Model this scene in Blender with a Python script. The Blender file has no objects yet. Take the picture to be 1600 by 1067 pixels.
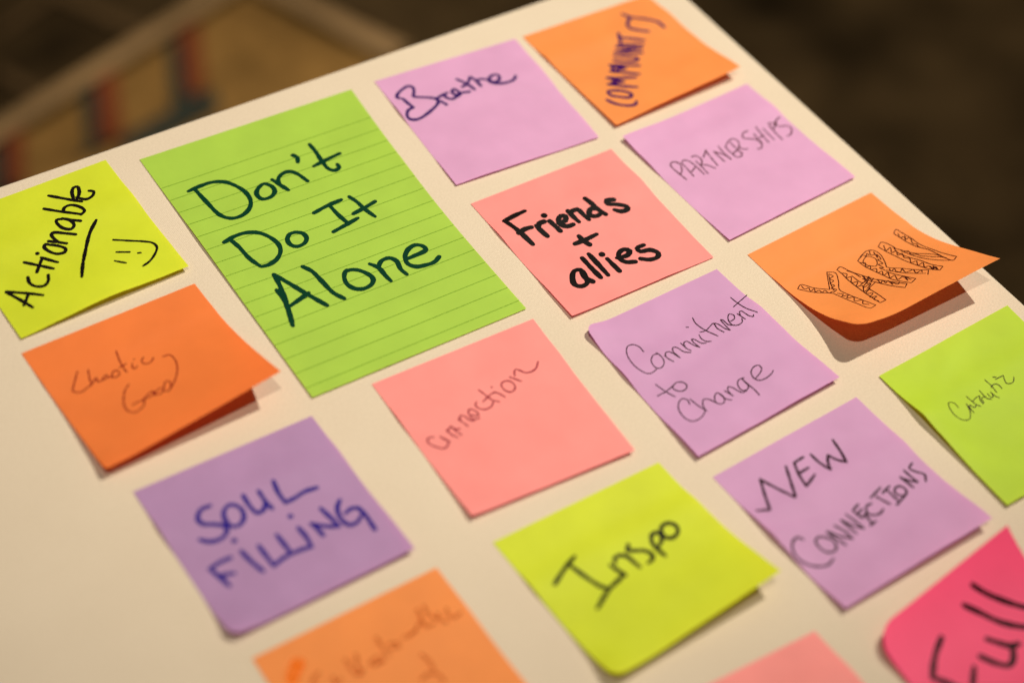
import bpy, math, random
from mathutils import Vector, Matrix

random.seed(4)
SC = bpy.context.scene
COL = SC.collection
BOARD_Z = 0.74

# ------------------------------------------------------------------ camera, world, lamps, exposure
CAM_LOC = [-0.233589, -0.570588, 1.297743]
CAM_AXES = [[0.8325265, -0.5484264, 0.0782815], [0.3601982, 0.6432327, 0.6756545], [-0.4209, -0.5343034, 0.7330505]]  # right, up, back
LENS = 65.3083
cam_data = bpy.data.cameras.new('camera')
cam = bpy.data.objects.new('camera', cam_data)
COL.objects.link(cam)
r, u_, b = (Vector(a) for a in CAM_AXES)
mw = Matrix((r, u_, b)).transposed().to_4x4()
mw.translation = Vector(CAM_LOC)
cam.matrix_world = mw
cam_data.sensor_width = 36.0
cam_data.lens = LENS
cam_data.clip_start = 0.02
cam_data.clip_end = 60.0
cam_data.dof.use_dof = True
cam_data.dof.focus_distance = 0.79
cam_data.dof.aperture_fstop = 3.1
cam_data.dof.aperture_blades = 9
SC.camera = cam

world = bpy.data.worlds.new('World')
SC.world = world
world.use_nodes = True
bg = world.node_tree.nodes['Background']
bg.inputs['Color'].default_value = (1.0, 0.72, 0.42, 1)
bg.inputs['Strength'].default_value = 0.035

def spot(name, target, direction, dist, power, color, radius, angle, blend):
    d = bpy.data.lights.new(name, 'SPOT')
    d.energy = power; d.color = color; d.shadow_soft_size = radius
    d.spot_size = math.radians(angle); d.spot_blend = blend
    o = bpy.data.objects.new(name, d)
    v = Vector(direction).normalized()
    o.location = Vector(target) + v * dist
    o.rotation_euler = v.to_track_quat('Z', 'Y').to_euler()
    COL.objects.link(o)
    return o
spot('ceiling_or_added_spot', (0.14, -0.055, BOARD_Z), (0.50, 0.04, 0.86), 2.2, 275, (1.0, 0.93, 0.81), 0.032, 25, 1.0)
spot('ceiling_or_added_spot', (0.13, -0.08, BOARD_Z), (-0.20, -0.27, 0.94), 2.3, 96, (1.0, 0.93, 0.81), 0.032, 26, 1.0)
spot('ceiling_or_added_spot', (0.70, 0.65, 0.0), (0.10, 0.20, 0.95), 2.9, 150, (1.0, 0.80, 0.56), 0.05, 44, 1.0)  # unseen spot added to brighten the carpet

SC.view_settings.view_transform = 'Standard'
SC.view_settings.look = 'None'
SC.view_settings.exposure = 0.0
SC.view_settings.gamma = 1.0
SC.cycles.max_bounces = 8
SC.cycles.transparent_max_bounces = 8

# ------------------------------------------------------------------ materials
def new_mat(name):
    m = bpy.data.materials.new(name); m.use_nodes = True
    nt = m.node_tree
    for n in list(nt.nodes): nt.nodes.remove(n)
    return m, nt, nt.nodes.new('ShaderNodeOutputMaterial')
def N(nt, kind, **kw):
    n = nt.nodes.new(kind)
    for k, v in kw.items():
        if k in n.inputs: n.inputs[k].default_value = v
        else: setattr(n, k, v)
    return n
def noise(nt, scale, detail=2.0, rough=0.5, stretch=None):
    tc = N(nt, 'ShaderNodeTexCoord')
    n = N(nt, 'ShaderNodeTexNoise'); n.inputs['Scale'].default_value = scale
    n.inputs['Detail'].default_value = detail; n.inputs['Roughness'].default_value = rough
    if stretch:
        mp = N(nt, 'ShaderNodeMapping'); mp.inputs['Scale'].default_value = stretch
        nt.links.new(tc.outputs['Object'], mp.inputs['Vector']); nt.links.new(mp.outputs['Vector'], n.inputs['Vector'])
    else:
        nt.links.new(tc.outputs['Object'], n.inputs['Vector'])
    return n
def ramp2(nt, src, a, b, lo=0.3, hi=0.7):
    rp = N(nt, 'ShaderNodeValToRGB')
    e = rp.color_ramp.elements
    e[0].position = lo; e[0].color = (*a, 1); e[1].position = hi; e[1].color = (*b, 1)
    nt.links.new(src, rp.inputs['Fac'])
    return rp
def scaled(c, k): return tuple(min(1.0, x * k) for x in c)

def paper(name, c, trans=0.32, mott=0.05):
    m, nt, out = new_mat(name)
    big = noise(nt, 38, 3, 0.55)
    col = ramp2(nt, big.outputs['Fac'], scaled(c, 1 - mott), scaled(c, 1 + mott))
    fib = noise(nt, 2600, 3, 0.6)
    mid = noise(nt, 210, 3, 0.6)
    add = N(nt, 'ShaderNodeMath', operation='MULTIPLY_ADD'); add.inputs[1].default_value = 0.22
    nt.links.new(fib.outputs['Fac'], add.inputs[0]); nt.links.new(mid.outputs['Fac'], add.inputs[2])
    bump = N(nt, 'ShaderNodeBump'); bump.inputs['Strength'].default_value = 0.42; bump.inputs['Distance'].default_value = 0.00025
    nt.links.new(add.outputs[0], bump.inputs['Height'])
    p = N(nt, 'ShaderNodeBsdfPrincipled', Roughness=0.62)
    p.inputs['Specular IOR Level'].default_value = 0.30
    nt.links.new(col.outputs['Color'], p.inputs['Base Color']); nt.links.new(bump.outputs['Normal'], p.inputs['Normal'])
    t = N(nt, 'ShaderNodeBsdfTranslucent'); t.inputs['Color'].default_value = (min(1, c[0] ** 0.8), c[1] ** 1.9, c[2] ** 1.3, 1)  # dye filters the light that passes through
    mx = N(nt, 'ShaderNodeMixShader'); mx.inputs['Fac'].default_value = trans
    nt.links.new(p.outputs[0], mx.inputs[1]); nt.links.new(t.outputs[0], mx.inputs[2])
    nt.links.new(mx.outputs[0], out.inputs['Surface'])
    return m

def ink(name, c, cover=1.0, vary=0.15, scale=700, rough=0.5):
    """ink or pencil: lets the sheet show through where the line is thin"""
    m, nt, out = new_mat(name)
    n1 = noise(nt, scale, 3, 0.7)
    p = N(nt, 'ShaderNodeBsdfPrincipled', Roughness=rough)
    p.inputs['Base Color'].default_value = (*c, 1); p.inputs['Specular IOR Level'].default_value = 0.06
    tr = N(nt, 'ShaderNodeBsdfTransparent')
    mr = N(nt, 'ShaderNodeMapRange'); mr.inputs['From Min'].default_value = 0.35; mr.inputs['From Max'].default_value = 0.65
    mr.inputs['To Min'].default_value = max(0, cover - vary); mr.inputs['To Max'].default_value = min(1, cover + vary)
    nt.links.new(n1.outputs['Fac'], mr.inputs['Value'])
    mx = N(nt, 'ShaderNodeMixShader'); nt.links.new(mr.outputs[0], mx.inputs['Fac'])
    nt.links.new(tr.outputs[0], mx.inputs[1]); nt.links.new(p.outputs[0], mx.inputs[2])
    nt.links.new(mx.outputs[0], out.inputs['Surface'])
    return m

PAPER = {
    'lime': paper('lime_paper', (0.60, 0.70, 0.024)),
    'green': paper('green_paper', (0.37, 0.59, 0.062)),
    'catgreen': paper('leaf_green_paper', (0.45, 0.65, 0.030)),
    'orange': paper('orange_paper', (0.82, 0.28, 0.066)),
    'deeporange': paper('deep_orange_paper', (0.80, 0.205, 0.042)),
    'lilac': paper('lilac_paper', (0.655, 0.355, 0.57)),
    'mauve': paper('mauve_paper', (0.575, 0.315, 0.53)),
    'violet': paper('violet_paper', (0.42, 0.25, 0.45)),
    'salmon': paper('salmon_paper', (0.88, 0.295, 0.265)),
    'hotpink': paper('hot_pink_paper', (0.97, 0.10, 0.225)),
}
INK = {
    'black': ink('black_marker', (0.005, 0.0035, 0.003), 1.0, 0.0),
    'green': ink('dark_green_marker', (0.0005, 0.027, 0.012), 1.0, 0.0),
    'purple': ink('purple_marker', (0.022, 0.004, 0.085), 0.96, 0.10),
    'purple2': ink('faded_purple_marker', (0.030, 0.001, 0.070), 1.0, 0.10, 300),
    'blue': ink('blue_marker', (0.020, 0.010, 0.17), 0.95, 0.12, 350),
    'pencil': ink('grey_pencil', (0.10, 0.035, 0.05), 0.66, 0.25),
    'finepen': ink('fine_black_pen', (0.016, 0.003, 0.006), 1.0, 0.03),
    'brownpen': ink('brown_black_pen', (0.040, 0.006, 0.003), 0.95, 0.06),
    'redpencil': ink('soft_pencil_on_pink', (0.26, 0.03, 0.045), 0.70, 0.22),
    'orangepencil': ink('pencil_on_orange', (0.22, 0.02, 0.01), 0.75, 0.22),
    'faint': ink('faint_pencil', (0.50, 0.09, 0.010), 0.45, 0.2),
    'greymarker': ink('dark_grey_marker', (0.022, 0.006, 0.012), 0.93, 0.12, 350),
    'redblack': ink('black_marker_on_pink', (0.010, 0.0006, 0.002), 1.0, 0.0),
    'rule': ink('printed_rule', (0.10, 0.21, 0.01), 0.85, 0.1),
    'orangepatch': ink('deep_orange_patch', (0.88, 0.17, 0.004), 0.45, 0.1),
}

def cloth():
    m, nt, out = new_mat('cream_cloth')
    big = noise(nt, 9, 4, 0.6); fine = noise(nt, 1300, 3, 0.7)
    c1 = ramp2(nt, big.outputs['Fac'], (0.575, 0.475, 0.355), (0.615, 0.515, 0.390))
    c2 = ramp2(nt, fine.outputs['Fac'], (0.78, 0.77, 0.75), (1.0, 1.0, 1.0), 0.25, 0.75)
    mul = N(nt, 'ShaderNodeMix', data_type='RGBA', blend_type='MULTIPLY'); mul.inputs['Factor'].default_value = 1.0
    nt.links.new(c1.outputs['Color'], mul.inputs['A']); nt.links.new(c2.outputs['Color'], mul.inputs['B'])
    tc = N(nt, 'ShaderNodeTexCoord')
    w1 = N(nt, 'ShaderNodeTexWave', bands_direction='X'); w1.inputs['Scale'].default_value = 420; w1.inputs['Distortion'].default_value = 1.2; w1.inputs['Detail Scale'].default_value = 3
    w2 = N(nt, 'ShaderNodeTexWave', bands_direction='Y'); w2.inputs['Scale'].default_value = 420; w2.inputs['Distortion'].default_value = 1.2; w2.inputs['Detail Scale'].default_value = 3
    for w in (w1, w2): nt.links.new(tc.outputs['Object'], w.inputs['Vector'])
    a = N(nt, 'ShaderNodeMath', operation='ADD'); nt.links.new(w1.outputs['Fac'], a.inputs[0]); nt.links.new(w2.outputs['Fac'], a.inputs[1])
    a2 = N(nt, 'ShaderNodeMath', operation='MULTIPLY_ADD'); a2.inputs[1].default_value = 1.6
    nt.links.new(fine.outputs['Fac'], a2.inputs[0]); nt.links.new(a.outputs[0], a2.inputs[2])
    bump = N(nt, 'ShaderNodeBump'); bump.inputs['Strength'].default_value = 0.30; bump.inputs['Distance'].default_value = 0.0002
    nt.links.new(a2.outputs[0], bump.inputs['Height'])
    p = N(nt, 'ShaderNodeBsdfPrincipled', Roughness=0.85); p.inputs['Specular IOR Level'].default_value = 0.2
    nt.links.new(mul.outputs['Result'], p.inputs['Base Color']); nt.links.new(bump.outputs['Normal'], p.inputs['Normal'])
    nt.links.new(p.outputs[0], out.inputs['Surface'])
    return m
CLOTH = cloth()

def carpet(name, c, vary=0.35, s=6.0):
    m, nt, out = new_mat(name)
    big = noise(nt, s, 4, 0.6)
    pile = noise(nt, 260, 2, 0.6)
    col = ramp2(nt, big.outputs['Fac'], scaled(c, 1 - vary), scaled(c, 1 + vary), 0.3, 0.7)
    bump = N(nt, 'ShaderNodeBump'); bump.inputs['Strength'].default_value = 0.6; bump.inputs['Distance'].default_value = 0.003
    nt.links.new(pile.outputs['Fac'], bump.inputs['Height'])
    p = N(nt, 'ShaderNodeBsdfPrincipled', Roughness=0.95); p.inputs['Specular IOR Level'].default_value = 0.1
    nt.links.new(col.outputs['Color'], p.inputs['Base Color']); nt.links.new(bump.outputs['Normal'], p.inputs['Normal'])
    nt.links.new(p.outputs[0], out.inputs['Surface'])
    return m

# ------------------------------------------------------------------ helpers
def mesh_obj(name, verts, faces, mat, parent=None, smooth=False):
    me = bpy.data.meshes.new(name)
    me.from_pydata(verts, [], faces)
    me.materials.append(mat)
    if smooth:
        me.polygons.foreach_set('use_smooth', [True] * len(me.polygons))
    me.update()
    o = bpy.data.objects.new(name, me)
    COL.objects.link(o)
    if parent: o.parent = parent
    return o

# ------------------------------------------------------------------ carpeted floor
CARPET = {'band': [[(0.1638, 0.8666), (0.21, 0.8786), (0.453, 0.9585), (0.518, 0.9849), (0.5541, 0.9689), (0.5311, 0.9622), (0.198, 0.8503), (0.1507, 0.8344)], [(0.5463, 0.9543), (0.5423, 0.9697), (0.5667, 0.9544), (0.6453, 0.784), (0.6154, 0.7749)]], 'ochre': [[(0.1507, 0.8344), (0.198, 0.8503), (0.5311, 0.9622), (0.5431, 0.9666), (0.5463, 0.9543), (0.6249, 0.7502), (0.5855, 0.6853), (0.341, 0.7053), (0.1395, 0.7119), (0.1079, 0.7293)]], 'red': [[(0.4381, 0.9256), (0.4667, 0.936), (0.4213, 0.8318), (0.4012, 0.8247), (0.4035, 0.8412)], [(0.3258, 0.8921), (0.3515, 0.8999), (0.3142, 0.8057), (0.291, 0.8002), (0.2909, 0.8137)], [(0.2052, 0.8509), (0.2291, 0.8582), (0.1979, 0.7831), (0.1778, 0.7834)]], 'teal': [[(0.4181, 0.9161), (0.4384, 0.9229), (0.4035, 0.8412), (0.4036, 0.8294), (0.429, 0.8277), (0.423, 0.8014), (0.3016, 0.7701), (0.3107, 0.8042), (0.3767, 0.8203)], [(0.3027, 0.8831), (0.3249, 0.8901), (0.2862, 0.8006), (0.2567, 0.7945), (0.2749, 0.8067)], [(0.1857, 0.8438), (0.2044, 0.8491), (0.1778, 0.7834), (0.1636, 0.7911)]], 'streak': [[(0.2768, 1.0365), (0.3398, 1.0614), (0.3693, 1.0592), (0.3422, 1.0498), (0.2694, 1.0191)], [(0.3383, 1.0753), (0.3631, 1.0625), (0.424, 0.9469), (0.4024, 0.9418)], [(0.2512, 0.9759), (0.2732, 0.9105), (0.2604, 0.9057), (0.2416, 0.9534)]]}
FS = 7.0
floor = mesh_obj('floor', [(-FS, -FS, 0), (FS, -FS, 0), (FS, FS, 0), (-FS, FS, 0)], [(0, 1, 2, 3)], carpet('dark_brown_carpet', (0.066, 0.046, 0.023), 0.8, 5.0))
floor['kind'] = 'structure'
LAYER = {'ochre': (0.004, carpet('ochre_carpet', (0.37, 0.225, 0.075), 0.4, 12)), 'streak': (0.004, carpet('umber_carpet', (0.14, 0.095, 0.05), 0.2)),
         'teal': (0.008, carpet('dark_teal_carpet', (0.055, 0.072, 0.066), 0.2)), 'red': (0.012, carpet('rust_red_carpet', (0.30, 0.085, 0.038), 0.3)),
         'band': (0.016, carpet('tan_carpet', (0.50, 0.35, 0.19), 0.35))}
NAMES = {'ochre': 'carpet_field', 'streak': 'carpet_streak', 'teal': 'carpet_bar', 'red': 'carpet_bar', 'band': 'carpet_border'}
for k, polys in CARPET.items():
    z, m = LAYER[k]
    for i, pl in enumerate(polys):
        mesh_obj(NAMES[k], [(x, y, z + 0.0008 * i) for x, y in pl], [tuple(range(len(pl)))], m, floor)

# ------------------------------------------------------------------ the board
def rounded_slab(x0, x1, y0, y1, top, thick, rad, seg=6, corner=0.006):
    """slab with rounded outline and rounded rim"""
    def ring(inset, z):
        pts = []
        rc = corner
        for (cx, cy, a0) in ((x1 - rc, y1 - rc, 0), (x0 + rc, y1 - rc, 90), (x0 + rc, y0 + rc, 180), (x1 - rc, y0 + rc, 270)):
            for k in range(seg + 1):
                a = math.radians(a0 + 90 * k / seg)
                rr = max(rc - inset, 0.0002)
                pts.append((cx + rr * math.cos(a), cy + rr * math.sin(a), z))
        return pts
    rings = []
    for k in range(seg + 1):
        a = math.pi / 2 * k / seg
        rings.append(ring(rad * (1 - math.sin(a)), top - rad * (1 - math.cos(a))))
    for k in range(seg + 1):
        a = math.pi / 2 * k / seg
        rings.append(ring(rad * (1 - math.cos(a)), top - thick + rad * (1 - math.sin(a))))
    n = len(rings[0]); v = [p for r_ in rings for p in r_]; f = []
    for i in range(len(rings) - 1):
        for j in range(n):
            f.append((i * n + j, (i + 1) * n + j, (i + 1) * n + (j + 1) % n, i * n + (j + 1) % n))
    f.append(tuple(range(n))); f.append(tuple(range((len(rings) - 1) * n, len(rings) * n))[::-1])
    return v, f
v, f = rounded_slab(-0.330, 0.2925, -0.90, 0.0205, 0.0, 0.016, 0.0022)
board = mesh_obj('display_board', v, f, CLOTH)
board.location = (0, 0, BOARD_Z)
for p_ in board.data.polygons: p_.use_smooth = len(p_.vertices) == 4
board['label'] = 'large cream cloth-textured board that all the sticky notes are stuck to'
board['category'] = 'board'
legm = carpet('dark_metal', (0.03, 0.03, 0.03), 0.05)
for (x, y) in ((-0.28, -0.85), (0.24, -0.85), (-0.28, -0.03), (0.24, -0.03)):
    v = []; f = []
    for k in range(10):
        a = k * math.tau / 10
        v += [(x + 0.014 * math.cos(a), y + 0.014 * math.sin(a), -0.0155), (x + 0.011 * math.cos(a), y + 0.011 * math.sin(a), -BOARD_Z)]
        f.append((2 * k, 2 * k + 1, (2 * k + 3) % 20, (2 * k + 2) % 20))
    f.append(tuple(range(0, 20, 2))[::-1]); f.append(tuple(range(1, 20, 2)))
    mesh_obj('leg', v, f, legm, board)

# ------------------------------------------------------------------ sticky notes
# every sheet: corners in board millimetres (glued edge first), lift of its free edge, curl and bumps
import math
def curl(v, v0, k):
    if v <= v0: return 0.0
    return ((v - v0) / (1 - v0)) ** k
def height(n, u, v, flat=False):
    """height in mm of the sheet above the board at (u, v); v = 0 is the glued edge"""
    z = 0.25 + (n['bl'] * (1 - u) + n['br'] * u) * curl(v, n['v0'], n['k'])
    if n.get('t'):
        z += (n['t'][0] * (1 - u) + n['t'][1] * u) * curl(1 - v, n['t'][2], n['t'][3])
    for (bu, bv, su, sv, a) in n['bumps']:
        z += a * math.exp(-((u - bu) / su) ** 2 - ((v - bv) / sv) ** 2)
    for (cu, cv, ang, wid, ln, a) in n.get('crease', ()):
        du, dv = u - cu, v - cv
        ca, sa = math.cos(ang), math.sin(ang)
        z += a * math.exp(-((du * sa - dv * ca) / wid) ** 2 - ((du * ca + dv * sa) / ln) ** 2)
    if not flat:
        for (bu, bv, su, sv, a) in n.get('curled', ()):
            z += a * math.exp(-((u - bu) / su) ** 2 - ((v - bv) / sv) ** 2)
    w, s = n['wr'], n['seed']
    z += 3.0 * w * math.exp(-((v - 0.31 - 0.05 * math.sin(s)) / 0.10) ** 2) - 1.5 * w * math.exp(-((v - 0.62) / 0.15) ** 2)
    g = min(1.0, 0.15 + v * 1.4)
    z += g * w * (math.sin(5.1 * u + 3.7 * v + s) * math.sin(4.3 * v - 2.9 * u + 1.7 * s)
              + 0.45 * math.sin(11.3 * u - 7.9 * v + 2.3 * s) * math.cos(9.1 * v + 6.1 * u + s)
              + 0.2 * math.sin(21 * u + 17 * v + 3 * s) * math.cos(19 * v - 13 * u))
    return max(z, 0.12 + 0.04 * v)
def point(n, u, v):
    u = u * (1 - n.get('bow', 0.0) * math.sin(math.pi * v) * u)
    (ax, ay), (bx, by), (cx, cy), (dx, dy) = n['c']
    x = (ax * (1 - u) + bx * u) * (1 - v) + (dx * (1 - u) + cx * u) * v
    y = (ay * (1 - u) + by * u) * (1 - v) + (dy * (1 - u) + cy * u) * v
    return (x, y, height(n, u, v))

NOTES = {
 'actionable': {'v0': 0.3, 'k': 1.4, 't': None, 'bumps': [(0.5, 1.0, 0.28, 0.35, 2.6)], 'wr': 0.32, 'bl': 0.5, 'br': 2.2, 'seed': 1, 'c': [(-86.4, 11.5), (-10.37, 13.72), (-9.29, -64.51), (-84.55, -67.39)]},
 'big': {'v0': 0.3, 'k': 1.4, 't': None, 'bumps': [(0, 0.45, 0.12, 0.3, 0.7)], 'wr': 0.1, 'bl': 0.6, 'br': 0.3, 'bow': 0.022, 'seed': 2, 'c': [(2.57, 6.89), (108.47, 4.71), (101.81, -151.9), (0.75, -151.06)]},
 'breathe': {'v0': 0.3, 'k': 1.4, 't': None, 'bumps': [], 'wr': 0.32, 'crease': [(0.85, 0.42, 0.25, 0.04, 0.3, 0.35)], 'bl': 0.8, 'br': 0.8, 'seed': 3, 'c': [(120.83, 4.71), (196.82, 0.41), (190.95, -78.22), (116.21, -74.2)]},
 'community': {'v0': 0.3, 'k': 1.5, 't': None, 'bumps': [(0, 0.6, 0.2, 0.3, 0.8)], 'wr': 0.32, 'bl': 1.8, 'br': 6.2, 'seed': 4, 'c': [(200.88, 0.02), (275.07, -0.91), (276.07, -73.84), (202.04, -76.17)]},
 'partnerships': {'v0': 0.3, 'k': 1.4, 't': None, 'bumps': [(0, 0.0, 0.25, 0.16, 2.2)], 'wr': 0.3, 'bl': 1.0, 'br': 1.2, 'crease': [(0.4, 0.22, 0.05, 0.06, 0.5, 0.35), (0.6, 0.7, 0.4, 0.05, 0.3, 0.3)], 'seed': 5, 'c': [(199.75, -84.13), (276.65, -79.8), (278.8, -156.83), (202.23, -161.42)]},
 'friends': {'v0': 0.3, 'k': 1.4, 't': None, 'bumps': [], 'wr': 0.32, 'bl': 1.6, 'br': 0.5, 'seed': 6, 'c': [(115.76, -86.9), (191.71, -86.94), (189.97, -166.01), (115.48, -165.57)]},
 'yarn': {'v0': 0.36, 'k': 1.25, 't': None, 'bumps': [], 'wr': 0.22, 'bl': 12.5, 'br': 19.5, 'curled': [(0, 1.0, 0.17, 0.17, 4.0)], 'round': [(0, 1, 5.5)], 'seed': 7, 'c': [(204.35, -171.72), (279.28, -167.6), (283.44, -240.27), (206.57, -239.53)]},
 'commitment': {'v0': 0.3, 'k': 1.4, 't': None, 'bumps': [(0, 0, 0.12, 0.12, 2.8), (0.75, 0.55, 0.5, 0.12, 1.1), (0.3, 0.1, 0.35, 0.1, 0.5)], 'wr': 0.5, 'bl': 1.8, 'br': 3.0, 'crease': [(0.62, 0.52, -0.15, 0.05, 0.35, 0.55), (0.2, 0.18, 0.9, 0.05, 0.2, 0.5), (0.45, 0.3, 0.3, 0.06, 0.3, -0.4)], 'round': [(0, 0, 4)], 'seed': 8, 'c': [(115.59, -174.23), (187.04, -172.18), (191.46, -248.3), (115.49, -252.32)]},
 'catalytic': {'v0': 0.3, 'k': 1.4, 't': None, 'bumps': [(0, 0.45, 0.14, 0.35, 2.2), (0.4, 0.5, 0.5, 0.1, 0.5)], 'wr': 0.4, 'bl': 1.2, 'br': 1.5, 'crease': [(0.3, 0.42, 0.2, 0.045, 0.35, 0.6), (0.35, 0.15, -0.5, 0.05, 0.25, 0.4)], 'seed': 9, 'c': [(208.04, -254.61), (284.76, -251.09), (280.5, -331.0), (206.83, -331.76)]},
 'connection': {'v0': 0.3, 'k': 1.4, 't': None, 'bumps': [(1, 0.3, 0.3, 0.2, -0.2)], 'wr': 0.2, 'curled': [(0, 1, 0.08, 0.08, 0.6)], 'bl': 1.5, 'br': 1.8, 'seed': 10, 'c': [(24.91, -156.09), (101.24, -157.85), (95.84, -237.16), (23.32, -232.59)]},
 'chaotic': {'v0': 0.28, 'k': 1.3, 't': None, 'bumps': [], 'wr': 0.15, 'curled': [(0, 1, 0.1, 0.08, 1.0)], 'round': [(0, 1, 1.5)], 'bl': 3.4, 'br': 15.0, 'seed': 11, 'c': [(-87.44, -74.13), (-10.81, -72.5), (-9.34, -144.38), (-84.88, -147.09)]},
 'soul': {'v0': 0.3, 'k': 1.4, 't': None, 'bumps': [], 'wr': 0.32, 'bl': 0.8, 'br': 2.4, 'curled': [(0, 1, 0.14, 0.12, 2.6)], 'round': [(0, 1, 4.5)], 'seed': 12, 'c': [(-79.57, -158.36), (-3.85, -158.78), (-3.09, -234.66), (-78.54, -235.61)]},
 'inspo': {'v0': 0.2, 'k': 1.5, 't': None, 'bumps': [], 'wr': 0.32, 'bl': 2.2, 'br': 10.5, 'curled': [(0, 1.0, 0.16, 0.13, 3.2)], 'round': [(0, 1, 5)], 'seed': 13, 'c': [(24.42, -245.48), (101.45, -245.62), (104.23, -315.2), (27.35, -319.25)]},
 'newconn': {'v0': 0.3, 'k': 1.4, 't': None, 'bumps': [(0, 0.55, 0.2, 0.14, 1.6), (0.5, 0.78, 0.6, 0.1, -0.9)], 'wr': 0.42, 'bl': 2.4, 'br': 5.4, 'crease': [(0.12, 0.5, 0.25, 0.045, 0.25, 0.8), (0.7, 0.12, 0.3, 0.06, 0.3, 0.35)], 'seed': 14, 'c': [(115.56, -262.06), (192.42, -258.53), (194.18, -335.06), (119.22, -336.88)]},
 'full': {'v0': 0.5, 'k': 1.6, 't': (4.5, 16.0, 0.5, 1.9), 'bumps': [], 'wr': 0.15, 'bl': 4.0, 'br': 12.0, 'round': [(0, 0, 10)], 'curled': [(0, 0, 0.14, 0.18, 1.0)], 'seed': 15, 'c': [(119.17, -351.33), (188.67, -344.93), (197.0, -424.0), (119.0, -426.0)]},
 'collab': {'v0': 0.3, 'k': 1.4, 't': None, 'bumps': [], 'wr': 0.15, 'bl': 3.0, 'br': 1.6, 'seed': 16, 'c': [(-75.85, -245.2), (0.31, -244.6), (1.2, -320.0), (-75.8, -321.0)]},
 'pink2': {'v0': 0.3, 'k': 1.4, 't': None, 'bumps': [], 'wr': 0.32, 'bl': 2.0, 'br': 2.0, 'seed': 17, 'c': [(28.7, -334.8), (104.49, -337.65), (106.8, -413.0), (31.0, -411.0)]},
}

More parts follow.
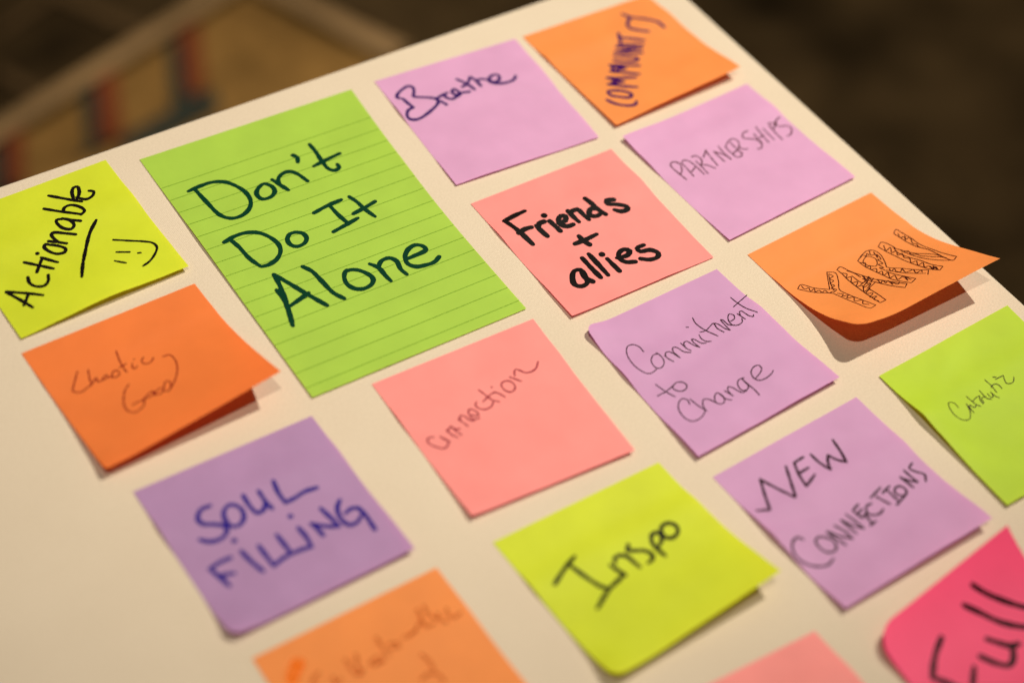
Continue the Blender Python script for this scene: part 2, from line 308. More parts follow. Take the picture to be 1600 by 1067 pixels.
STROKES = {
 'actionable': [
  ('Actionable', 1.6, [[(778,6582),(1129,7504),(1452,8406)],
   [(789,6558),(1502,7163),(2297,7929)],
   [(1692,7385),(1386,7739),(1132,8003)],
   [(2218,6209),(2108,6663),(2278,7083),(2654,7294),(2994,7094),(3214,6633)],
   [(2539,5098),(3103,5691),(3674,6343)],
   [(3445,5359),(3110,5743),(2794,6112)],
   [(3471,5217),(3778,5621),(4088,6019)],
   [(3431,4862)],
   [(4351,4668),(4124,4476),(3952,4606),(4061,5039),(4359,5421),(4751,5502),(4902,5306),(4702,4942),(4363,4644)],
   [(4349,4346),(4747,4632),(5126,4963)],
   [(4795,4645),(4677,4230),(4694,3977),(4880,3931),(5334,4219),(5852,4598)],
   [(5724,3207),(5440,3115),(5342,3320),(5454,3870),(5813,4132),(6078,3974),(6083,3593),(5744,3165)],
   [(5744,3165),(6157,3554),(6539,3842)],
   [(5254,1906),(6035,2673),(6786,3392)],
   [(6035,2673),(6285,2380),(6668,2387),(7042,2867),(7074,3255),(6773,3418)],
   [(5926,1079),(6595,1744),(7305,2441)],
   [(7006,2033),(7178,1456),(7427,1176),(7634,1207),(7591,1519),(7398,1866),(7116,2149)],
   [(7201,1975),(7607,2391),(8043,2298),(8241,2011),(8051,1830)]]),
  ('underline', 1.6, [[(7326,4180),(6599,4854),(5755,5997),(5106,6985),(4636,7833)]]),
  ('smiling face', 1.15, [[(7451,5997),(8177,6522),(8824,6990),(9175,7343),(9220,7767),(8849,8216),(8329,8573),(7863,8728)],
   [(7147,6985),(7756,7340)],
   [(8127,7648),(8251,7707)],
   [(6732,7590),(7175,8049)]]),
 ],
 'big': [
  ("Don't", 2.15, [[(923,1798),(1448,1750),(2021,1754),(2493,1899),(2792,2168),(2983,2525),(2956,2889),(2698,3171),(2238,3337),(1795,3323),(1557,3202)],
   [(1211,1795),(1297,2400),(1412,3015),(1557,3202)],
   [(4126,2630),(3908,2471),(3523,2588),(3338,2773),(3412,3007),(3762,3046),(4081,2908),(4134,2675),(3999,2519)],
   [(4328,2423),(4446,2657),(4638,3016)],
   [(4480,2669),(4600,2457),(4958,2327),(5239,2354),(5445,2534),(5546,2738),(5626,2934)],
   [(5819,1789),(5911,1930),(5802,2106)],
   [(6765,1597),(6791,1930),(6755,2430),(6797,2768),(6998,2904),(7237,2850),(7263,2705)],
   [(6287,2467),(7008,2388),(7674,2332)]]),
  ('Do It', 2.15, [[(843,4068),(1418,3976),(1899,3991),(2359,4144),(2643,4418),(2779,4772),(2664,5041),(2303,5262),(1867,5343),(1559,5317)],
   [(1149,4062),(1264,4388),(1349,4909),(1536,5295)],
   [(3803,4598),(3487,4570),(3231,4731),(3216,4958),(3408,5085),(3762,5065),(3991,4910),(3969,4708),(3703,4564)],
   [(4959,4151),(5707,4064),(6389,4035)],
   [(5766,4099),(5838,4541),(5972,4954)],
   [(5160,5039),(5938,4943),(6496,4876)],
   [(6771,4033),(6918,4303),(7031,4696),(7196,5043)],
   [(6430,4673),(7013,4612),(7643,4524)]]),
  ('Alone', 2.3, [[(1804,5737),(1737,6126),(1533,6729),(1136,7611)],
   [(1497,6271),(1486,6788),(1138,7589)],
   [(1804,5737),(2107,6177),(2462,6751),(2885,7384)],
   [(1560,6946),(2093,6846),(2563,6749)],
   [(3060,5825),(3265,6084),(3361,6573),(3455,7058),(3686,7377)],
   [(4573,6493),(4322,6637),(4193,6934),(4352,7193),(4680,7305),(5116,7248),(5305,7083),(5235,6868),(4949,6604),(4596,6516)],
   [(5601,6569),(5817,6797),(5848,7153),(5889,7398)],
   [(5817,6797),(6101,6624),(6499,6621),(6682,6808),(6598,7144),(6673,7380)],
   [(7107,6876),(7509,6873),(8144,6815),(8119,6648),(7874,6524),(7463,6582),(7103,6812),(7027,7059),(7248,7253),(7627,7322),(8058,7338),(8415,7225)]]),
 ],
 'breathe': [
  ('Breathe', 1.6, [[(792,2151),(841,2692),(954,3173)],
   [(954,3173),(604,3235),(352,3464),(253,3819),(468,4057),(952,4095),(1557,3916),(2136,3674),(2550,3389),(2656,3087)],
   [(2612,3050),(2198,2764),(1484,2333)],
   [(1457,2245),(1776,1748),(1848,1444),(1636,1251),(1187,1372),(684,1656),(537,1924),(768,2138)],
   [(2512,3115),(2985,2957),(3495,2853)],
   [(2745,3384),(2930,3740)],
   [(3224,2875),(3213,3236),(3469,3466),(3829,3399),(4178,3240),(4157,3050),(4035,2698),(3773,2929),(3856,3239),(4323,3213),(4779,3323)],
   [(4682,1910),(4896,2330),(5060,2834),(5164,3273)],
   [(4586,2754),(5003,2596),(5563,2079)],
   [(5563,2079),(5678,2558),(5678,3174)],
   [(5653,2599),(5956,2531),(6212,2653),(6445,2817)],
   [(6445,2817),(6639,3159),(7061,3057),(7198,2658),(6993,2502),(6616,2637),(6376,2990),(6572,3273),(7055,3461),(7559,3504),(7954,3396),(8135,3201)]]),
 ],
 'community': [
  ('COMMUNITY', 1.75, [[(953,7755),(1046,8057),(1343,8563),(1828,8978),(2209,9091),(2443,8892)],
   [(1554,7123),(1936,7259),(2386,7623),(2617,8060),(2484,8338),(2214,8270),(1777,7893),(1444,7533),(1459,7226)],
   [(3358,7781),(2637,7186),(1986,6554)],
   [(1986,6554),(2504,6723),(2990,6882)],
   [(2990,6882),(2329,5991)],
   [(2329,5991),(3097,6476),(3926,6938)],
   [(2387,6771),(2425,6507)],
   [(4334,6781),(3597,6141),(2930,5567)],
   [(2930,5567),(3455,5682),(3918,5827)],
   [(3918,5827),(3249,5030)],
   [(3249,5030),(4073,5513),(4886,6015)],
   [(3136,5564),(3267,5279)],
   [(3762,4779),(4481,5297),(5081,5489),(5302,5362),(5129,5096),(4622,4779),(4042,4401)],
   [(5876,5039),(5100,4582),(4334,4115)],
   [(4334,4115),(5341,4370),(6123,4654)],
   [(6123,4654),(5482,4181),(4727,3747)],
   [(5031,3558),(5730,3958),(6441,4396)],
   [(5664,2688),(5274,3450)],
   [(5449,3095),(6129,3527),(6784,4048)],
   [(7232,1018),(7453,1512),(8198,2304),(8718,2963),(8782,3564)],
   [(7367,1628),(6732,2254),(6658,2689)],
   [(6658,2689),(7114,3091),(7577,3428)]]),
 ],
 'partnerships': [
  ('PARTNERSHIPS', 0.8, [[(1172,4754),(1108,4139),(1033,3436),(1141,3254),(1405,3236),(1613,3510),(1508,3863),(1251,4138),(1061,4153)],
   [(1726,4730),(1773,3931),(1783,3521),(1972,3418),(2251,3607),(2359,4179),(2378,4936)],
   [(1823,4394),(2261,4211)],
   [(2620,4991),(2653,4258),(2627,3852)],
   [(2614,3426),(2913,3502),(3019,3814),(2874,4122),(2678,4228)],
   [(2678,4228),(3020,4425),(3286,4886)],
   [(3557,4779),(3633,4034),(3699,3426)],
   [(3239,3809),(3773,3423)],
   [(4147,4725),(4103,3731)],
   [(4128,3788),(4474,4249),(4615,4776)],
   [(4615,4776),(4574,4129),(4623,3544)],
   [(4972,3828),(5420,3555),(5827,3511),(5985,3766),(5827,4126),(5465,4377),(5014,4475)],
   [(4972,3828),(4967,4358),(5054,4861),(5399,4886),(5556,4703)],
   [(5472,3670),(5503,4764)],
   [(5722,4249),(5768,4456),(6071,4623)],
   [(7089,3431),(6704,3445),(6478,3757),(6762,3994),(7116,4279),(7143,4678),(6871,4990),(6621,4934)],
   [(7278,3828),(7192,4707)],
   [(7786,3406),(7589,4852)],
   [(7373,4242),(7734,4172)],
   [(8106,3741),(8049,4842)],
   [(8492,5108),(8554,4182),(8666,3614)],
   [(8690,3542),(9051,3782),(8582,4150)],
   [(9670,3505),(9204,3648),(8820,3964)],
   [(9513,3510),(9154,3707),(9097,4080),(9627,4342),(9601,4715),(9165,5033),(8961,5006)]]),
 ],
 'friends': [
  ('Friends', 2.6, [[(905,2109),(1647,2005),(2408,1961)],
   [(944,2214),(1154,3212),(1326,4354)],
   [(1084,3315),(1599,3216),(1988,3270)],
   [(2283,3282),(2338,3777),(2427,4219)],
   [(2305,3496),(2540,3235),(2874,3240)],
   [(3182,3368),(3259,3831),(3318,4236)],
   [(3148,2846)],
   [(3567,3713),(4012,3727),(4245,3441),(4007,3324),(3679,3501),(3627,3873),(3896,4140),(4277,4165)],
   [(4579,3192),(4616,3681),(4690,4147)],
   [(4697,3318),(5152,3325),(5253,3838),(5325,4257)],
   [(6063,2820),(6180,3340),(6286,3928),(6443,4357)],
   [(6279,3857),(5969,3640),(5673,3766),(5606,4073),(5946,4244),(6305,4145)],
   [(7545,3635),(7111,3505),(7037,3740),(7547,4042),(7934,4401),(7848,4599),(7397,4572),(7124,4303)]]),
  ('+', 2.5, [[(3478,5452),(4264,5465),(5049,5408)],
   [(4036,5066),(4067,5503),(4196,5879)]]),
  ('allies', 2.6, [[(2560,7275),(2200,7186),(1754,7615),(1571,8099),(1821,8369),(2283,8303),(2472,7859),(2537,7307)],
   [(2502,7510),(2422,8005),(2603,8370)],
   [(3198,6553),(3172,7516),(3188,8337)],
   [(3716,6464),(3695,7422),(3670,8374)],
   [(4420,7288),(4427,7816),(4436,8414)],
   [(4360,6859)],
   [(4951,7497),(5624,7597),(5940,7376),(5749,7123),(5292,7225),(5050,7595),(5199,8007),(5695,8236)],
   [(6952,7370),(6441,7401),(6459,7713),(7041,7865),(7307,8284),(7057,8532),(6556,8502),(6116,8196)]]),
 ],
 'yarn': [
  ('YARN', 0.42, [[(2955,3925),(3302,4250),(2925,4977),(2359,5742),(2376,6408),(2473,7394),(2518,8477)],
   [(2518,8477),(2068,8508),(2007,7443),(1894,6068),(1834,5729),(1126,4966),(573,4113)],
   [(573,4113),(984,3919),(1395,4645),(1971,5322)],
   [(1971,5322),(2578,4451),(2955,3925)],
   [(923,4039),(906,4367),(1138,4435),(1047,4717),(1336,4716),(1198,4966),(1455,5001),(1457,5253),(1703,5216),(1708,5544),(1963,5579)],
   [(2925,4132),(3003,4426),(2666,4519),(2713,4801),(2373,4899),(2435,5204),(2096,5302),(2254,5576),(1938,5691)],
   [(2865,4202),(2395,4916),(2088,5560)],
   [(2027,5915),(2188,6218),(2014,6335),(2306,6486),(2059,6682),(2383,6873),(2124,7237),(2468,7476),(2187,7855),(2342,8140)],
   [(3569,4111),(3903,4024),(4059,4686),(4271,5500),(4498,6425)],
   [(4267,6558),(3568,6778)],
   [(3568,6778),(3455,7583),(3254,8471)],
   [(3254,8471),(2853,8455)],
   [(2853,8455),(3131,6908),(3394,5268),(3533,4616),(3569,4111)],
   [(3815,5122),(3754,6066),(4035,5994),(4271,5500)],
   [(4289,6535),(4029,5765)],
   [(3595,4545),(3742,4794),(3445,5047),(3709,5158),(3348,5642),(3639,5798),(3264,6135),(3549,6292),(3203,6830),(3618,6839),(3126,7067),(3352,7355),(2958,7553),(3254,7762),(2933,7881),(2942,8248)],
   [(3963,4544),(4093,4975),(4093,5537)],
   [(4274,5576),(4069,5957),(4355,5960),(3864,6337),(4181,6381)],
   [(3545,6139),(4073,6110),(3447,6483),(4005,6495),(3517,6718)],
   [(4550,6413),(4844,7189),(5182,8056)],
   [(5182,8056),(4817,8277)],
   [(4817,8277),(4539,7574),(4288,6559)],
   [(4521,6478),(4414,6857),(4665,6723),(4582,7074),(4801,6974),(4666,7506),(4811,7224),(4859,7690),(5078,7590)],
   [(4291,5499),(4147,5999),(4425,5834),(4275,6270),(4492,6171)],
   [(5058,4228),(5627,3958),(6207,3830),(6526,4062),(6536,4549),(6208,5235),(5829,5797)],
   [(5829,5797),(5890,6001),(6265,6502),(6561,7131),(7001,7820)],
   [(7001,7820),(6588,8186)],
   [(5600,6036),(5856,6788),(6171,7363),(6626,7975)],
   [(5085,4198),(5017,4848),(5049,5641),(5078,6352),(5064,7089),(5198,7594),(5391,8157)],
   [(5391,8157),(5876,8008)],
   [(5876,8008),(5708,7323),(5551,6712),(5487,6120)],
   [(5451,4334),(5182,4596),(5214,4913),(5472,5293),(5727,5159),(6013,4684),(5944,4405),(5780,4225),(5451,4334)],
   [(6259,3918),(6058,4281),(6271,4338),(6402,4124),(6184,4713),(6386,4427),(6201,4971),(6060,4843),(5945,5374),(5714,5276),(5651,5747),(5491,5578),(5521,6018)],
   [(5407,4093),(5667,3987),(5768,4165),(5974,4013),(5981,4222)],
   [(5062,4441),(5283,4627),(5027,4977),(5256,5076),(5045,5373),(5300,5510),(5051,5910),(5332,5948),(5078,6352),(5419,6325),(5114,6842),(5451,6816),(5224,7309),(5620,7285),(5476,7816),(5667,7429),(5649,7892)],
   [(5807,6053),(5670,6328),(5993,6258),(5846,6539),(5919,6788),(6259,6573),(6085,7004),(6294,7112),(6547,7113),(6370,7542),(6745,7545),(6629,7723)],
   [(6953,3923),(7436,3726),(7656,4415),(7612,4667)],
   [(6953,3923),(6995,4482),(7036,5258),(7027,6253),(7048,7119),(7110,7805),(7306,8345)],
   [(7306,8345),(7724,8169)],
   [(7724,8169),(7554,7491),(7554,6620),(7446,5834),(7396,5091),(7656,4415)],
   [(7612,4667),(7795,5221),(8032,5900),(8414,6475),(8586,6990),(8568,7615)],
   [(8543,8059),(8229,7574),(7861,6695),(7738,5867),(7662,5089)],
   [(8574,3516),(8929,3351),(9028,3825),(9045,4498),(8930,5277),(8936,6039),(8920,6918),(8992,7934)],
   [(8992,7934),(8539,8092),(8530,7651),(8688,6770),(8777,6003),(8628,5379),(8587,4690),(8600,4129),(8574,3516)],
   [(7292,4024),(7062,4481),(7454,4417),(7159,4862),(7458,4894),(7200,5291),(7496,5324),(7255,5765),(7366,6043),(7068,6468),(7374,6545),(7066,6975),(7439,6982),(7134,7409),(7334,7522),(7173,7989),(7462,7889),(7317,8214)],
   [(7349,7631),(7197,8026),(7460,7707),(7293,8176),(7462,7889)],
   [(7728,5288),(7928,5353),(7778,5763),(7959,5971),(7981,6330),(8184,6696),(8277,6916),(8484,7209),(8582,7541)],
   [(8930,4067),(8764,4374),(9034,4373),(8730,4948),(8798,5145),(8692,5447),(8777,6003)],
   [(8637,6880),(8568,7615)],
   [(8789,3651),(8620,4039),(8832,4098),(8667,4406)]]),
 ],
 'commitment': [
  ('Commitment', 0.46, [[(2029,2875),(2055,2441),(1841,2130),(1512,2086),(1218,2345),(972,2870),(891,3450),(1016,3949),(1259,4225),(1557,4265),(1878,4191)],
   [(2549,3319),(2613,3520),(2613,3845),(2474,4104),(2170,4239),(1915,4145),(1869,3789),(2038,3515),(2355,3354),(2612,3442)],
   [(2817,3715),(2890,3994),(3037,4265)],
   [(2865,3778),(2961,3618),(3194,3618),(3416,3999),(3524,4237)],
   [(3524,4237),(3432,3733),(3586,3510),(3769,3573),(3951,3999),(4169,4180),(4286,4242)],
   [(4208,3455),(4258,3951),(4388,4159)],
   [(4248,3801),(4360,3551),(4567,3508),(4747,3928),(4968,4227)],
   [(4968,4227),(4878,3775),(4953,3531),(5062,3640),(5247,4056),(5487,4170)],
   [(5523,3501),(5443,3826),(5559,4085),(5803,4233)],
   [(5337,2630),(5444,2702)],
   [(6138,2260),(5991,2659),(5992,3120),(6113,3599),(6355,4137)],
   [(5710,3364),(6033,3458),(6753,3257)],
   [(6795,3286),(6702,3699),(6827,4100)],
   [(6705,3618),(6838,3315),(6960,3485),(7056,3918),(7234,4183)],
   [(7234,4183),(7247,3625),(7322,3274),(7404,3375),(7422,3815),(7715,4028)],
   [(7678,3682),(8024,3643),(8190,3387),(8054,3196),(7797,3360),(7609,3682),(7624,3975),(7919,4108),(8241,4058),(8408,3833)],
   [(8445,3412),(8485,3710),(8545,3991)],
   [(8492,3626),(8667,3363),(8800,3372),(8848,3620),(8924,3919),(9087,4049),(9193,3948)],
   [(9142,2145),(9143,2714),(9212,3382),(9511,3929)],
   [(8702,2844),(9315,2681),(10050,2501)]]),
  ('to', 0.5, [[(1190,4963),(1362,5632),(1584,6158)],
   [(770,5637),(1362,5632),(1954,5518),(2273,5431)],
   [(2273,5431),(2531,5568),(2638,5814),(2551,5997),(2240,6076),(1948,5902),(1855,5637),(1974,5530)]]),
  ('Change', 0.5, [[(1937,6999),(2022,6641),(1858,6467),(1533,6559),(1228,6887),(1077,7323),(1090,7745),(1291,8016),(1678,8068),(2085,7952),(2307,7800)],
   [(2181,6709),(2251,7320),(2405,7865)],
   [(2387,7706),(2527,7358),(2765,7149),(2982,7257),(3162,7628)],
   [(3824,7370),(3679,7174),(3388,7328),(3202,7653),(3321,7877),(3589,7893),(3780,7638),(3762,7296)],
   [(3824,7370),(3820,7736),(4038,7988)],
   [(4132,7268),(4232,7551),(4307,7824)],
   [(4271,7650),(4335,7323),(4497,7172),(4658,7349),(4752,7673),(4864,7902),(5142,7941)],
   [(5636,7168),(5495,7112),(5208,7151),(4979,7449),(4968,7783),(5185,7893),(5432,7755),(5487,7409),(5495,7112)],
   [(5495,7112),(5517,7660),(5536,8134),(5507,8558)],
   [(6118,7548),(6561,7404),(6859,7215),(6906,6950),(6625,6869),(6258,7033),(6089,7332),(6076,7596),(6260,7811),(6653,7864),(7134,7757),(7290,7659)]]),
 ],
 'catalytic': [
  ('Catalytic', 0.4, [[(2191,4000),(2211,3643),(2050,3495),(1939,3477),(1717,3774),(1646,4119),(1740,4463),(1886,4688),(2231,4812),(2466,4698),(2672,4445),(2731,4211),(2803,4004)],
   [(2786,4046),(2773,4276),(2819,4619)],
   [(2819,4619),(2797,4417),(2845,4198),(2925,4167),(3011,4347),(3116,4398),(3233,4324)],
   [(3188,3601),(3219,4073),(3302,4359),(3434,4490)],
   [(3203,4064),(3585,3960),(3866,3960)],
   [(3866,3960),(3678,4174),(3680,4439),(3768,4371),(3777,4177),(3927,4129),(4142,4170)],
   [(4118,3687),(4096,4011),(4092,4273),(4310,4470)],
   [(4372,4069),(4359,4314),(4461,4393),(4576,4251),(4611,4061)],
   [(4611,4061),(4644,4390),(4774,4601)],
   [(4900,3299),(4947,3819),(4893,4268)],
   [(4836,3882),(5026,3789),(5254,3817),(5361,3972),(5356,4216)],
   [(5428,3398),(5592,3492)],
   [(5454,3582),(6050,3604)],
   [(6050,3604),(5913,3826),(5847,4056),(5991,4176),(6247,4182),(6455,4047),(6514,3959)]]),
 ],
 'connection': [
  ('Connection', 0.8, [[(1049,4593),(721,4548),(602,4803),(797,5179),(1137,5474),(1485,5326),(1547,5116),(1375,4753)],
   [(1343,4698),(1484,5005),(1634,5240)],
   [(1863,4479),(1982,4933),(2157,5182)],
   [(1841,4625),(2174,4396),(2279,4764),(2399,5105)],
   [(2781,4147),(2906,4483),(2997,4767)],
   [(2809,4317),(2991,4014),(3145,4087),(3304,4477),(3471,4637)],
   [(3542,4195),(3762,4377),(3902,4364),(3844,4022),(3648,3854),(3486,4013),(3495,4489),(3840,4574)],
   [(4240,3587),(4079,3744),(4125,3997),(4397,4205),(4819,4168),(5046,3960)],
   [(4748,2964),(4893,3387),(5042,3803),(5332,4095)],
   [(4552,3731),(4906,3586),(5315,3464),(5508,3477)],
   [(5404,3428),(5576,3585),(5786,3957)],
   [(5465,3106)],
   [(6008,3208),(6000,3553),(6186,3797),(6469,3777),(6643,3548),(6555,3196),(6294,3071),(6045,3148)],
   [(2192,4366),(2277,4604),(2553,4743)],
   [(6679,2939),(6893,3198),(7109,3453)],
   [(6979,3001),(7107,2739),(7265,2649),(7408,2802),(7596,3051),(7952,3137),(8279,3052),(8619,2728)]]),
 ],
 'chaotic': [
  ('Chaotic', 0.68, [[(1850,2772),(1626,3088),(1283,3552),(1080,3878),(1139,4074),(1417,4229),(1771,4118),(2061,4038)],
   [(2373,2948),(2178,3521),(2047,4068)],
   [(2061,4038),(2468,3710),(2415,4038),(2611,4051)],
   [(2640,3989),(2978,3811),(2996,3988),(2649,4077)],
   [(2996,3988),(3057,4073),(3216,4061)],
   [(3186,4123),(3403,3777),(3586,3822),(3580,4155),(3285,4237),(3148,4096)],
   [(4185,2465),(4025,3225),(3952,3914),(3959,4219)],
   [(3805,3685),(4194,3622)],
   [(4479,3779),(4360,4080),(4409,4246),(4598,4122)],
   [(4694,3549)],
   [(5161,3707),(4991,3843),(4958,4124),(5168,4280),(5415,4198),(5584,4012)]]),
  ('Good', 0.68, [[(3610,5158),(3267,5445),(2914,6018),(2702,6615),(2751,7038),(2989,7280),(3325,7216),(3603,7013),(3768,6624)],
   [(3084,6665),(3393,6659),(3790,6685)],
   [(3641,6780),(4036,6495),(4379,6424),(4426,6643),(4084,6712),(3841,6685)],
   [(4312,6458),(4364,6770),(4644,6828),(4912,6598),(4730,6445),(4359,6676)],
   [(4912,6598),(5224,6176),(5403,6234),(5364,6523),(5065,6916),(4816,6792)],
   [(5065,6916),(5505,6552),(5959,6005),(6275,5422),(6430,4790),(6352,4311),(6019,4244)]]),
 ],
 'soul': [
  ('SOUL', 1.85, [[(2767,2695),(2286,2683),(1902,3078),(1953,3437),(2420,3730),(2851,4090),(2729,4443),(2287,4617),(1792,4508),(1418,4177)],
   [(3595,3109),(3216,3291),(3033,3691),(3085,4174),(3337,4351),(3773,4196),(4005,3774),(3943,3373),(3606,3089)],
   [(4471,2926),(4458,3593),(4592,4117),(4958,4098),(5230,3737)],
   [(5260,3042),(5266,3673),(5352,4221)],
   [(6196,2843),(6074,3509),(6094,4237)],
   [(6094,4237),(6609,4220),(7241,4125),(7892,4197)]]),
  ('FiLLiNG', 1.85, [[(1037,5914),(1208,6483),(1381,7234)],
   [(1037,5914),(1579,5798),(2193,5808)],
   [(1278,6480),(1921,6684)],
   [(2814,5751),(2950,6575),(3123,7325)],
   [(2823,5036)],
   [(3694,5861),(3710,6585),(3715,7323)],
   [(3715,7323),(4312,7134),(4831,7089)],
   [(4761,5716),(4791,6414),(4792,7156)],
   [(4812,7123),(5366,7144),(5837,7250)],
   [(5881,5873),(5919,6553),(5837,7250)],
   [(5898,5090)],
   [(6531,5990),(6632,6436),(6666,6932)],
   [(6584,6023),(7084,6525),(7617,6848)],
   [(7617,6848),(7536,6124),(7413,5402)],
   [(8492,5428),(8120,5811),(7932,6561),(8080,7047),(8476,7117),(8844,6868)],
   [(8273,6294),(8730,6201),(9016,6336)],
   [(9016,6336),(9052,7009),(8972,7988)]]),
 ],
 'inspo': [
  ('Inspo', 1.75, [[(1029,3771),(1917,3307),(2796,2915)],
   [(2267,3236),(2511,4185),(2813,5124),(3020,5425)],
   [(1893,6103),(2947,5527),(4094,5205)],
   [(3929,4327),(4037,4776),(4174,5263)],
   [(4207,4366),(4327,4111),(4687,4123),(4928,4392),(4997,4897),(5046,5253)],
   [(5388,3791),(5147,4086)],
   [(5147,4086),(5486,4307),(5867,4557),(6006,4967),(5807,5235),(5526,5277)],
   [(6497,5404),(6452,4873),(6469,4333),(6770,3916),(7058,3953),(7115,4223),(6889,4536),(6570,4713)],
   [(7141,4318),(7417,3805),(7825,3765),(8064,4047),(7998,4443),(7537,4682),(7208,4443),(7228,4067)]]),
 ],
 'newconn': [
  ('NEW', 1.2, [[(409,2978),(982,3316)],
   [(982,3316),(1503,2319),(1970,1460)],
   [(1970,1460),(2266,2401),(2563,3412)],
   [(2623,3398),(3152,2455),(3641,1533)],
   [(4797,1571),(4158,1594)],
   [(4158,1594),(3830,2335),(3565,3189)],
   [(3565,3189),(4490,2808)],
   [(3924,2283),(4567,2258)],
   [(5258,1648),(5270,2328),(5385,3029)],
   [(5385,3029),(5657,2537),(5989,2176)],
   [(5989,2176),(6162,2718),(6429,3101)],
   [(6429,3101),(6725,2326),(6882,1557)]]),
  ('CONNECTIONS', 0.95, [[(1166,5640),(992,5409),(585,5506),(219,5976),(219,6617),(652,7181),(1234,7453),(1721,7320)],
   [(2038,5929),(1677,6017),(1582,6544),(1803,6922),(2241,6949),(2473,6488),(2258,6104),(1978,5943)],
   [(2818,7027),(2543,5887)],
   [(2605,5923),(3000,6523),(3374,6929)],
   [(3374,6929),(3359,6337),(3160,5824)],
   [(3767,6812),(3675,5727)],
   [(3707,5744),(3967,6296),(4311,6739)],
   [(4311,6739),(4270,6174),(4142,5586)],
   [(5143,5431),(4619,5587)],
   [(4619,5587),(4687,6184)],
   [(4687,6184),(5217,6055)],
   [(4655,5880),(5102,5767)],
   [(5756,5757),(5419,5757),(5136,6110),(5333,6407),(5692,6482),(6015,6366)],
   [(4986,6117),(4867,6799)],
   [(4692,6785),(5136,6745)],
   [(5969,5475),(6855,5250)],
   [(6276,5561),(6522,6320)],
   [(6705,5569),(7336,5421)],
   [(7049,5463),(7045,6384)],
   [(6785,6550),(7752,6269)],
   [(7494,5670),(7810,5702),(7921,6045),(7623,6299),(7316,6108),(7331,5788),(7525,5689)],
   [(8345,6163),(8250,5289)],
   [(8250,5341),(8573,5824),(8777,6018)],
   [(8777,6018),(8711,5058)],
   [(9408,4947),(9054,5113),(9202,5476),(9431,5850),(9164,6225)]]),
 ],
 'full': [
  ('Full', 2.2, [[(6387,1040),(6790,1656),(7405,2368),(8178,3158),(8981,3801)],
   [(5285,1491),(5822,2173),(6445,3059),(7484,3937),(8373,4431)],
   [(3101,2054),(2381,2404),(1696,2879),(1221,3308)],
   [(1221,3308),(1701,3897),(2192,4671),(2706,5279)],
   [(3481,4020),(2743,4644)],
   [(5138,3303),(5562,3779),(5989,4195),(6418,4304)],
   [(6027,4260),(5576,4721),(5138,4875),(4679,4507),(4167,3767)]]),
 ],
 'collab': [
  ('Collaborative', 1.35, [[(2231,2247),(1862,2428),(1693,2730),(1874,2999)],
   [(2638,2829),(2618,3215),(2902,3071)],
   [(3623,2289),(3591,2929),(3704,3317),(4042,3202)],
   [(4165,2292),(3911,2962),(3838,3318)],
   [(4466,3058),(4893,2915),(5109,3128),(4903,3245),(4514,3208),(5089,3277)],
   [(5442,1991),(5410,2739),(5450,3133)],
   [(5758,2620),(6097,2747),(6088,2991),(5749,2865)],
   [(6498,2659),(6827,2694),(7323,2571),(6915,2663)],
   [(7912,1620),(7750,2223),(7401,2445)],
   [(7750,2223),(7758,2666),(8142,2731)],
   [(8287,1588),(8225,2257),(8451,2576)],
   [(8611,2323),(8514,2703),(8694,2982)],
   [(9130,2294),(8968,2548),(9158,2924),(9574,2835)]]),
  ('and', 1.4, [[(6739,3862),(6862,4338),(6806,4875)],
   [(6014,5039),(6495,4930),(6860,5233),(6876,5650)]]),
 ],
}
PATCH = [(1675, 1326), (1266, 1644), (1015, 1978)]

def frame(n, u, v):
    e = 1e-3
    p = Vector(point(n, u, v))
    du = (Vector(point(n, u + e, v)) - Vector(point(n, u - e, v))) / (2 * e)
    dv = (Vector(point(n, u, v + e)) - Vector(point(n, u, v - e))) / (2 * e)
    nn = du.cross(dv)
    if nn.z < 0: nn = -nn
    return p, du, dv, nn.normalized()

def sheet(name, n, mat, org, res=44):
    W_ = (Vector(n['c'][1]) - Vector(n['c'][0])).length; H_ = (Vector(n['c'][3]) - Vector(n['c'][0])).length
    def soft(u, v):
        # rolled corners read as rounded ones
        for (cu, cv, rr) in n.get('round', ()):
            dx = rr - abs(u - cu) * W_; dy = rr - abs(v - cv) * H_
            if dx > 0 and dy > 0:
                k = max(dx, dy) / math.hypot(dx, dy)
                a = (rr - dx * k) / W_; b_ = (rr - dy * k) / H_
                return (a if cu == 0 else 1 - a), (b_ if cv == 0 else 1 - b_)
        return u, v
    verts = [(Vector(point(n, *soft(i / res, j / res))) - org) * 0.001 for j in range(res + 1) for i in range(res + 1)]
    faces = [(j * (res + 1) + i, (j + 1) * (res + 1) + i, (j + 1) * (res + 1) + i + 1, j * (res + 1) + i + 1) for j in range(res) for i in range(res)]
    return mesh_obj(name, verts, faces, mat, None, True)

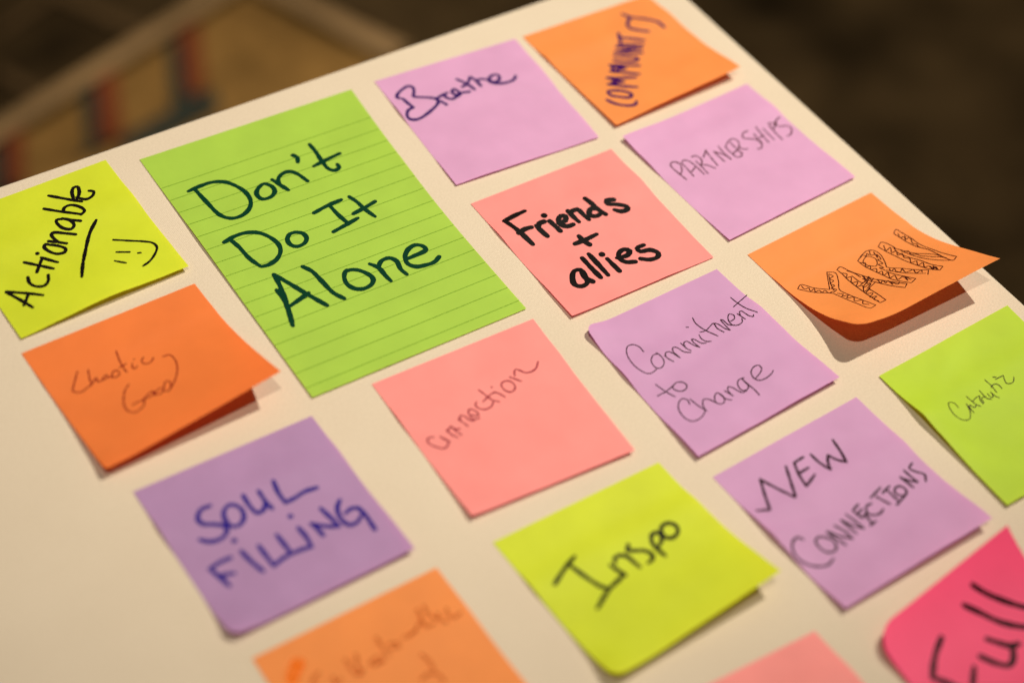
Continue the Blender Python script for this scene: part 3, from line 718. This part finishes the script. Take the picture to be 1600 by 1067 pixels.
def catmull(pts, step):
    """smooth curve through pts (2-D, mm)"""
    if len(pts) == 1: return pts
    q = [pts[0]] + list(pts) + [pts[-1]]
    q[0] = pts[0] * 2 - pts[1]; q[-1] = pts[-1] * 2 - pts[-2]
    if (pts[0] - pts[-1]).length < 0.6 and len(pts) > 4:
        q[0] = pts[-2]; q[-1] = pts[1]
    out = []
    for i in range(1, len(q) - 2):
        a, b_, c, d = q[i - 1:i + 3]
        # centripetal parametrisation keeps tight bends free of loops
        t0 = 0.0; t1 = t0 + max((b_ - a).length, 1e-4) ** 0.5; t2 = t1 + max((c - b_).length, 1e-4) ** 0.5; t3 = t2 + max((d - c).length, 1e-4) ** 0.5
        k = max(2, int((c - b_).length / step))
        for s in range(k):
            t = t1 + (t2 - t1) * s / k
            A1 = a * ((t1 - t) / (t1 - t0)) + b_ * ((t - t0) / (t1 - t0)); A2 = b_ * ((t2 - t) / (t2 - t1)) + c * ((t - t1) / (t2 - t1)); A3 = c * ((t3 - t) / (t3 - t2)) + d * ((t - t2) / (t3 - t2))
            B1 = A1 * ((t2 - t) / (t2 - t0)) + A2 * ((t - t0) / (t2 - t0)); B2 = A2 * ((t3 - t) / (t3 - t1)) + A3 * ((t - t1) / (t3 - t1))
            out.append(B1 * ((t2 - t) / (t2 - t1)) + B2 * ((t - t1) / (t2 - t1)))
    out.append(pts[-1])
    return out

def lettering(n, org, strokes, width, mat, parent, name, lift0=0.07, taper=True):
    W_ = (Vector(n['c'][1]) - Vector(n['c'][0])).length; H_ = (Vector(n['c'][3]) - Vector(n['c'][0])).length
    verts = []; faces = []
    step = max(0.25, width * 0.45)
    for si, st in enumerate(strokes):
        pts = [Vector((a * W_ / 10000, b_ * H_ / 10000)) for a, b_ in st]
        crv = catmull(pts, step)
        L = len(crv)
        z0 = lift0 + 0.0035 * (si % 24)
        rnd = random.uniform(0, 6.28)
        def emit(p2, off, dz):
            u, v = (p2.x + off.x) / W_, (p2.y + off.y) / H_
            p, _, _, nn = frame(n, u, v)
            verts.append((p + nn * (z0 + dz) - org) * 0.001)
        hw = []
        for i in range(L):
            k = 1 + 0.10 * math.sin(i * 0.55 + rnd) + 0.05 * math.sin(i * 1.7 + 2 * rnd)
            if taper and L > 6: k *= 1 - 0.14 * max(0, 1 - min(i, L - 1 - i) / 2.5)
            hw.append(width / 2 * k)
        if L == 1:
            hw = [width * 0.62]
        for i in range(L):
            a = crv[max(i - 1, 0)]; c = crv[min(i + 1, L - 1)]
            tan = (c - a)
            tan = tan.normalized() if tan.length > 1e-6 else Vector((1, 0))
            nrm = Vector((-tan.y, tan.x))
            base = len(verts)
            dz = 0.0008 * (i % 50) if taper else 0.0
            emit(crv[i], nrm * hw[i], dz); emit(crv[i], -nrm * hw[i], dz)
            if i: faces.append((base - 2, base - 1, base + 1, base))
        # round ends
        for end in ((0, 1) if L > 1 else (0,)):
            i = 0 if end == 0 else L - 1
            base = len(verts)
            emit(crv[i], Vector((0, 0)), (0.0008 * min(L, 50) if taper else 0) + 0.001)
            for k in range(12):
                a = k * math.tau / 12
                emit(crv[i], Vector((math.cos(a), math.sin(a))) * hw[i] * 0.985, (0.0008 * min(L, 50) if taper else 0) + 0.001 + 0.0004 * end)
            for k in range(12): faces.append((base, base + 1 + k, base + 1 + (k + 1) % 12))
    return mesh_obj(name, verts, faces, mat, parent)

INFO = {
 'actionable': ('lime', 'black', 'yellow-green sticky note reading Actionable with an underline and a sideways smiling face'),
 'big': ('green', 'green', "large ruled green sticky note reading Don't Do It Alone in dark green marker"),
 'breathe': ('lilac', 'purple', 'lilac sticky note reading Breathe in purple marker near the far edge of the board'),
 'community': ('orange', 'purple2', 'orange sticky note with COMMUNITY written steeply upward in purple marker'),
 'partnerships': ('lilac', 'pencil', 'lilac sticky note reading PARTNERSHIPS in thin faint capitals'),
 'friends': ('salmon', 'black', 'salmon pink sticky note reading Friends + allies in thick black marker'),
 'yarn': ('orange', 'brownpen', 'orange sticky note reading YARN in hatched outline letters, free edge curled high'),
 'commitment': ('mauve', 'finepen', 'wrinkled lilac sticky note reading Commitment to Change in fine pen, one corner curled'),
 'catalytic': ('catgreen', 'finepen', 'green sticky note reading Catalytic in small fine pen by the right edge'),
 'connection': ('salmon', 'redpencil', 'salmon pink sticky note reading Connection in thin slanting script'),
 'chaotic': ('deeporange', 'orangepencil', 'orange sticky note reading Chaotic Good in thin pen, its lower edge standing off the board'),
 'soul': ('violet', 'blue', 'muted violet sticky note reading SOUL FiLLiNG in blue marker'),
 'inspo': ('lime', 'black', 'yellow-green sticky note reading Inspo in black marker, lower corner curled up'),
 'newconn': ('mauve', 'greymarker', 'lilac sticky note reading NEW CONNECTIONS in dark marker capitals'),
 'full': ('hotpink', 'redblack', 'hot pink curled sticky note reading Full in thick black marker'),
 'collab': ('orange', 'faint', 'orange sticky note with faint blurred pencil script and a deeper orange patch'),
 'pink2': ('salmon', 'black', 'salmon pink sticky note, blank where seen, between the Inspo and Full notes'),
}
INKOVER = {('inspo', 'Inspo'): 'black'}
for key, n in NOTES.items():
    pk, ik, label = INFO[key]
    org = Vector((*n['c'][0], 0.0))
    o = sheet('sticky_note', n, PAPER[pk], org)
    o.location = org * 0.001 + Vector((0, 0, BOARD_Z))
    o['label'] = label; o['category'] = 'sticky note'; o['group'] = 'sticky notes on the cream board'
    if key == 'big':
        for k in range(16):
            vv = int((0.136 + 0.0553 * k) * 10000)
            lettering(n, org, [[(30, vv), (3300, vv), (6600, vv), (9970, vv)]], 0.28, INK['rule'], o, 'ruled_line', 0.04, False)
    if key == 'collab':
        bl = lettering(n, org, [PATCH], 5.0, INK['orangepatch'], o, 'orange_patch', 0.05)  # deeper orange patch near the sheet's glued edge
    for word, wd, st in STROKES.get(key, []):
        h = lettering(n, org, st, wd, INK[ik], o, {'underline': 'underline', 'smiling face': 'face_drawing', '+': 'plus_sign'}.get(word, 'handwriting'))
        if len(STROKES[key]) > 1 and word not in ('underline', 'smiling face', '+'):
            h['label'] = 'the word ' + word
